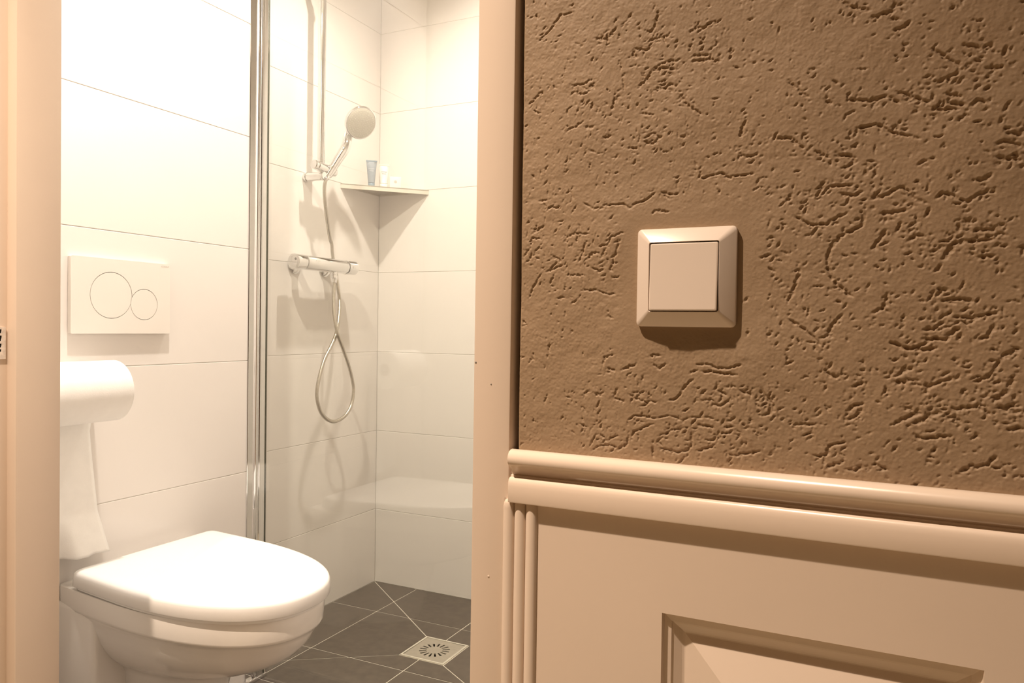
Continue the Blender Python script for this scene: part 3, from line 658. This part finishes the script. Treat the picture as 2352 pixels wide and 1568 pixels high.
sm = sh.modifiers.new('thickness', 'SOLIDIFY'); sm.thickness = 0.0003; sm.offset = 1

# ------------------------------------------------------------------ shower rail
BX, BY = XS+0.065, 1.347
rail = thing('shower_rail', (XS, BY, 1.45), 'vertical chrome shower rail with sliding hand-shower holder on the tiled wall', 'shower rail')
obj('bar', cyl(bmesh.new(), (BX, BY, 1.452), (0, 0, 1), 0.0122, 0.628, 0.002), M['chrome'], rail, True)
for z in (1.4645, 2.062):
    bm = bmesh.new(); lathe(bm, (XS+0.0005, BY, z), (1, 0, 0), [(0, 0.0150), (0.002, 0.0160), (0.010, 0.0160), (0.012, 0.0142), (0.060, 0.0142), (0.078, 0.0142), (0.081, 0.0125)], 28)
    obj('wall_bracket', bm, M['chrome'], rail, True)
bm = bmesh.new(); lathe(bm, (BX+0.004, 1.306, 1.4955), (0.03, 1, -0.085), [(0, 0.0130), (0.002, 0.0150), (0.010, 0.0150), (0.011, 0.0135), (0.014, 0.0135), (0.016, 0.0158), (0.098, 0.0158), (0.102, 0.0140)], 28)
sl = obj('slider', bm, M['chrome'], rail, True)
P0 = Vector((-1.6386, 1.3785, 1.487)); HC = Vector((-1.5686, 1.4464, 1.652)); HN = Vector((0.80, -0.36, -0.48)).normalized()
hd = (HC-P0).normalized()
bm = bmesh.new(); lathe(bm, P0-hd*0.022, hd, [(0, 0.0105), (0.002, 0.0130), (0.034, 0.0160), (0.037, 0.0152)], 28)
obj('cone_holder', bm, M['chrome'], sl, True)

hand = thing('hand_shower', P0, 'chrome hand shower with round grey spray face, resting in the rail holder', 'hand shower')
rad = (HC-P0) - HN*((HC-P0).dot(HN)); rad.normalize()
neck = HC - rad*0.040 - HN*0.0125
pts = catmull([P0-hd*0.016, P0+hd*0.045, P0+hd*0.095-HN*0.003, neck-rad*0.018-HN*0.004, neck, HC-rad*0.012-HN*0.013], 0.004)
bm = bmesh.new(); L = len(pts)-1
sweep(bm, pts, lambda i: 0.0112+0.0034*min(1, 2.2*i/L)+0.0018*math.sin(math.pi*min(1, i/L*1.05)) - (0.004*max(0, (i/L-0.82)/0.18)), 20)
obj('handle', bm, M['chrome'], hand, True, 1.2)
bm = bmesh.new(); lathe(bm, HC, -HN, [(-0.0005, 0.0505), (-0.0010, 0.0525), (0.0005, 0.0547), (0.004, 0.0560), (0.011, 0.0556), (0.0165, 0.0500), (0.021, 0.038), (0.0245, 0.020), (0.0255, 0.0)], 48)
head = obj('spray_head', bm, M['chrome'], hand, True, 0.9)
bm = bmesh.new(); lathe(bm, HC, HN, [(0, 0.0503), (0.0012, 0.0500), (0.0020, 0.0480), (0.0024, 0.0)], 48)
face = obj('spray_face', bm, M['spray'], head, True)
bm = bmesh.new(); _, eu, ev = frame_for(HN)
for k, (r, n) in enumerate(((0.0065, 6), (0.0138, 12), (0.021, 18), (0.0282, 24), (0.0355, 30), (0.0428, 36))):
    for i in range(n):
        a = 2*math.pi*(i+0.5*(k % 2))/n
        lathe(bm, HC+HN*0.0018+(eu*math.cos(a)+ev*math.sin(a))*r, HN, [(0, 0.0011), (0.0018, 0.0008)], 6)
tag(obj('nozzles', bm, M['nozzle'], head, False), kind='stuff')

# ------------------------------------------------------------------ thermostatic mixer
MX, MZ = XS+0.065, 1.177
mix = thing('shower_mixer', (XS, 1.375, 1.15), 'horizontal chrome shower mixer tap on the tiled wall above the hose loop', 'shower mixer')
AY = (0, 1, 0)
bm = bmesh.new(); lathe(bm, (MX, 1.268, MZ), AY, [(0, 0.0205), (0.001, 0.0225), (0.003, 0.0232), (0.205, 0.0232), (0.207, 0.0222), (0.208, 0.020)], 40)
obj('body', bm, M['chrome'], mix, True)
bm = bmesh.new(); lathe(bm, (MX, 1.2200, MZ), AY, [(0, 0.0150), (0.0005, 0.0205), (0.003, 0.0240), (0.0440, 0.0240), (0.0462, 0.0225)], 40)
kn = obj('flow_handle', bm, M['chrome'], mix, True)
obj('indicator', cyl(bmesh.new(), (MX+0.0105, 1.2196, MZ+0.0065), AY, 0.0042, 0.0012, 0.0003, 18), M['mark'], kn)
bm = bmesh.new(); lathe(bm, (MX, 1.4775, MZ), AY, [(0, 0.0225), (0.0015, 0.0240), (0.045, 0.0240), (0.048, 0.0215), (0.0485, 0.014)], 40)
kn2 = obj('temperature_handle', bm, M['chrome'], mix, True)
obj('stop_button', B(MX+0.0175, MX+0.0252, 1.490, 1.505, MZ-0.004, MZ+0.004, bev=0.0012), M['chrome_soft'], kn2, True)
for y in (1.298, 1.448):
    bm = bmesh.new(); lathe(bm, (XS+0.0004, y, MZ-0.004), (1, 0, 0), [(0, 0.0300), (0.003, 0.0300), (0.008, 0.0250), (0.011, 0.0175), (0.012, 0.0150), (0.050, 0.0150)], 32)
    obj('wall_union', bm, M['chrome'], mix, True)
bm = bmesh.new(); lathe(bm, (MX, 1.4185, MZ-0.020), (0, 0, -1), [(0, 0.0110), (0.008, 0.0110), (0.009, 0.0102), (0.020, 0.0102), (0.021, 0.0090)], 24)
obj('hose_outlet', bm, M['chrome'], mix, True)
nrm = Vector((0.954, 0, 0.30)); cm = Vector((MX, 0, MZ))+nrm*0.0229
obj('logo_dot', lathe(bmesh.new(), cm+Vector((0, 1.302, 0)), nrm, [(0, 0.0013), (0.0005, 0.0013)], 12), M['mark'], mix)
obj('logo_bar', loft(bmesh.new(), [[cm+Vector((0, y, 0))+Vector((-0.30, 0, 0.954))*s+nrm*d for y, s in ((1.307, -0.0022), (1.325, -0.0022), (1.325, 0.0022), (1.307, 0.0022))] for d in (0, 0.0004)]), M['print'], mix)

# ------------------------------------------------------------------ hose
HP = [(1.3977, 1.1400), (1.3946, 1.0928), (1.3939, 1.0411), (1.4002, .9999), (1.4087, .9688), (1.4214, .9376), (1.4469, .8953), (1.4816, .8305), (1.5023, .7758), (1.5046, .7433),
      (1.4924, .7012), (1.4591, .6695), (1.4099, .6561), (1.3698, .6654), (1.3344, .6945), (1.3162, .7366), (1.3157, .7719), (1.3287, .8166), (1.351, .8666), (1.3817, .9069), (1.4051, .9429),
      (1.4167, .9793), (1.424, 1.0264), (1.4233, 1.0682), (1.4129, 1.1093), (1.4015, 1.1604), (1.3864, 1.2056), (1.3802, 1.246), (1.3713, 1.2632), (1.3565, 1.3214), (1.3446, 1.3794), (1.3411, 1.4264), (1.3500, 1.4560)]
OFF = [.065, .068, .074, .082, .088, .088, .086, .085, .085, .085, .085, .085, .085, .085, .085, .085, .085, .084, .082, .079, .075, .068, .058, .046, .034, .027, .027, .032, .038, .055, .068, .074, .078]
pts = []
for (y, z), of in zip(HP, OFF):      # strand depth follows the loop: it leaves the outlet, hangs in front and returns behind the mixer
    k = (XS+of)/(XS+0.085)
    pts.append((XS+of, CAM.y+(y-CAM.y)*k, CAM.z+(z-CAM.z)*k))
pts.append(tuple(P0-hd*0.017))
hose = thing('shower_hose', (XS+0.085, 1.41, 0.65), 'flexible ribbed metal shower hose looping below the mixer', 'shower hose')
line = catmull(pts, 0.0021)
obj('ribbed_tube', sweep(bmesh.new(), line, lambda i: 0.0062 if i % 2 else 0.0053, 10), M['hose'], hose, True, 3.0)
d0 = (line[6]-line[0]).normalized()
obj('coupling', lathe(bmesh.new(), line[0]-d0*0.004, d0, [(0, 0.0092), (0.001, 0.0100), (0.014, 0.0100), (0.016, 0.0086), (0.026, 0.0074)], 20), M['chrome'], hose, True)
d1 = (line[-1]-line[-8]).normalized()
obj('coupling', lathe(bmesh.new(), line[-1]-d1*0.030, d1, [(0, 0.0070), (0.004, 0.0085), (0.026, 0.0095), (0.030, 0.0088)], 20), M['chrome'], hose, True)

# ------------------------------------------------------------------ corner shelf
SZ = 1.4775; e = 0.0004
shelf = thing('corner_shelf', (XS, YR, 1.46), 'triangular metal corner shelf in the shower holding small toiletries', 'corner shelf')
A_ = Vector((XS+e, 1.5285, 0)); B_ = Vector((-1.4975, YR-e, 0)); C_ = Vector((XS+e, YR-e, 0))
def prism(ps, z0, z1): return loft(bmesh.new(), [[(q.x, q.y, z0) for q in ps], [(q.x, q.y, z1) for q in ps]])
obj('plate', prism([A_, B_, C_], SZ-0.0030, SZ), M['steel'], shelf)
fd = (B_-A_).normalized(); fn = Vector((fd.y, -fd.x, 0))
obj('front_lip', prism([A_, A_+fn*0.0-fd*0, B_, B_-fn*0.0030+fd*0-fd*0.0042, A_-fn*0.0030+fd*0.0042][0:1]+[B_, B_-fn*0.003-fd*0.0032, A_-fn*0.003+fd*0.0032], SZ-0.0160, SZ+0.0008), M['frame_edge'], shelf)
obj('wall_flange', B(XS+e, XS+e+0.0016, 1.534, YR-e, SZ-0.010, SZ-0.003), M['steel'], shelf)
obj('wall_flange', B(XS+e+0.002, -1.503, YR-e-0.0016, YR-e, SZ-0.010, SZ-0.003), M['steel'], shelf)

# toiletries, turned to face out of the corner
vx = Vector((0.81, 0.586, 0)); vy = Vector((-0.586, 0.81, 0))
def tube(x, y, h, wt, wb, mbody, mcap, label, cap_h, mprint):
    t = thing('cosmetic_tube', (x, y, SZ), label, 'tube', 'toiletries on the corner shelf')
    c = Vector((x, y, SZ))
    ring = lambda z, a, b: [c+vx*(math.cos(2*math.pi*k/28)*a)+vy*(math.sin(2*math.pi*k/28)*b)+Vector((0, 0, z)) for k in range(28)]
    bm = bmesh.new()
    rings = []
    for k in range(9):
        s = k/8; rings.append(ring(cap_h+0.0004+(h-cap_h-0.006)*s, wb+(wt-wb)*s, wb*(1-s**1.4)+0.0009))
    rings += [ring(h-0.0055, wt+0.0004, 0.0010), ring(h, wt+0.0006, 0.0010)]
    loft(bm, rings); body = obj('tube_body', bm, mbody, t, True, 0.9)
    bm = bmesh.new(); loft(bm, [ring(0.0002, wb-0.0008, wb-0.0008), ring(0.0012, wb, wb), ring(cap_h-0.0006, wb, wb), ring(cap_h, wb-0.0006, wb-0.0006)])
    obj('cap', bm, mcap, t, True, 0.9)
    obj('crimp', loft(bmesh.new(), [ring(h-0.0050, wt+0.0008, 0.0014), ring(h+0.0002, wt+0.0009, 0.0013)]), mcap, t)
    for z, w in ((h*0.66, wt*0.55), (h*0.58, wt*0.40)):
        s = (z-cap_h)/(h-cap_h-0.006); dpt = wb*(1-s**1.4)+0.0012
        q = c-vy*dpt*0.985+Vector((0, 0, z))
        obj('print_line', loft(bmesh.new(), [[q-vx*w, q+vx*w, q+vx*w+vy*0.001, q-vx*w+vy*0.001], [q-vx*w+Vector((0, 0, 0.0022)), q+vx*w+Vector((0, 0, 0.0022)), q+vx*w+Vector((0, 0, 0.0022))+vy*0.001, q-vx*w+Vector((0, 0, 0.0022))+vy*0.001]]), mprint, body)
    return t
tube(-1.660, 1.630, 0.0960, 0.0190, 0.0118, M['tube_blue'], M['tube_cap'], 'blue-grey cosmetic tube standing on its cap on the corner shelf', 0.014, M['print_pale'])
tube(-1.633, 1.668, 0.0870, 0.0180, 0.0140, M['tube_white'], M['tube_white'], 'cream white cosmetic tube beside the blue-grey one on the shelf', 0.016, M['print'])
bxo = thing('soap_box', (-1.600, 1.694, SZ), 'small cream soap carton at the right end of the shelf items', 'box', 'toiletries on the corner shelf')
c = Vector((-1.600, 1.694, SZ))
bm = box(bmesh.new(), -0.0205, 0.0205, -0.010, 0.010, 0.0002, 0.0430, bev=0.0012)
bmesh.ops.transform(bm, matrix=axes_matrix(c, vx, vy, (0, 0, 1)), verts=bm.verts)
bd = obj('carton', bm, M['box_white'], bxo, True)
bm = bmesh.new(); lathe(bm, c-vy*0.0101+Vector((0, 0, 0.0245)), -vy, [(0, 0.0055), (0.0002, 0.0055)], 20); obj('emblem', bm, M['print'], bd)

# ------------------------------------------------------------------ floor drain
dn = thing('floor_drain', (DC[0], DC[1], -0.002), 'square steel shower drain grate with radial slots in the dark floor', 'floor drain')
sq = lambda h: [(DC[0]-h, DC[1]-h), (DC[0]+h, DC[1]-h), (DC[0]+h, DC[1]+h), (DC[0]-h, DC[1]+h)]
me = flat_fill('frame', [sq(0.0750), sq(0.0690)], 0.0060); me.transform(Matrix.Translation((0, 0, -0.0045))); link_mesh('frame', me, M['frame_edge'], dn)
holes = [sq(0.0680)]
for k in range(16):
    a = 2*math.pi*(k+0.5)/16; u_, v_ = (math.cos(a), math.sin(a)), (-math.sin(a), math.cos(a))
    holes.append([(DC[0]+u_[0]*r+v_[0]*w, DC[1]+u_[1]*r+v_[1]*w) for r, w in ((0.0245, -0.0022), (0.0455, -0.0034), (0.0470, 0), (0.0455, 0.0034), (0.0245, 0.0022))])
me = flat_fill('grate', holes, 0.0030); me.transform(Matrix.Translation((0, 0, -0.0028))); link_mesh('grate', me, M['steel'], dn)
obj('sump_wall', lathe(bmesh.new(), (DC[0], DC[1], -0.056), (0, 0, 1), [(0, 0.062), (0.050, 0.062), (0.050, 0.064), (0, 0.064), (0, 0.062)], 32, False, False), M['black'], dn)
obj('sump', B(DC[0]-0.066, DC[0]+0.066, DC[1]-0.066, DC[1]+0.066, -0.060, -0.055), M['black'], dn)

# ------------------------------------------------------------------ ceiling lamps
for k, (where, x, y, w, cone, blend, col, aim) in enumerate(LAMPS):
    lab = ['round recessed ceiling spot above the toilet', 'round recessed ceiling spot above the shower floor', 'round recessed hall ceiling spot in front of the bathroom door', 'round recessed hall ceiling spot further along the passage'][k]
    t = thing('ceiling_spot', (x, y, CEIL-0.004), lab, 'ceiling lamp', 'recessed ceiling spots')
    bm = bmesh.new(); lathe(bm, (x, y, CEIL), (0, 0, -1), [(0, 0.045), (0.003, 0.045), (0.005, 0.042), (0.004, 0.031), (0.0005, 0.030)], 32, False, False)
    obj('trim_ring', bm, M['chrome_soft'], t, True)
    obj('lens', lathe(bmesh.new(), (x, y, CEIL-0.0005), (0, 0, -1), [(0, 0.030), (0.001, 0.030), (0.002, 0.0)], 24), lamp_mat('lit_lens_%d' % k, col, 40.0), t)
    ld = bpy.data.lights.new('spot_light', 'SPOT'); ld.energy = w; ld.color = col; ld.spot_size = math.radians(cone); ld.spot_blend = blend; ld.shadow_soft_size = 0.022
    lo = bpy.data.objects.new('spot_light', ld); COL.objects.link(lo); lo.location = (x, y, CEIL-0.012)
    if aim:
        lo.rotation_euler = (Vector(aim)-Vector((x, y, CEIL-0.012))).to_track_quat('-Z', 'Y').to_euler()
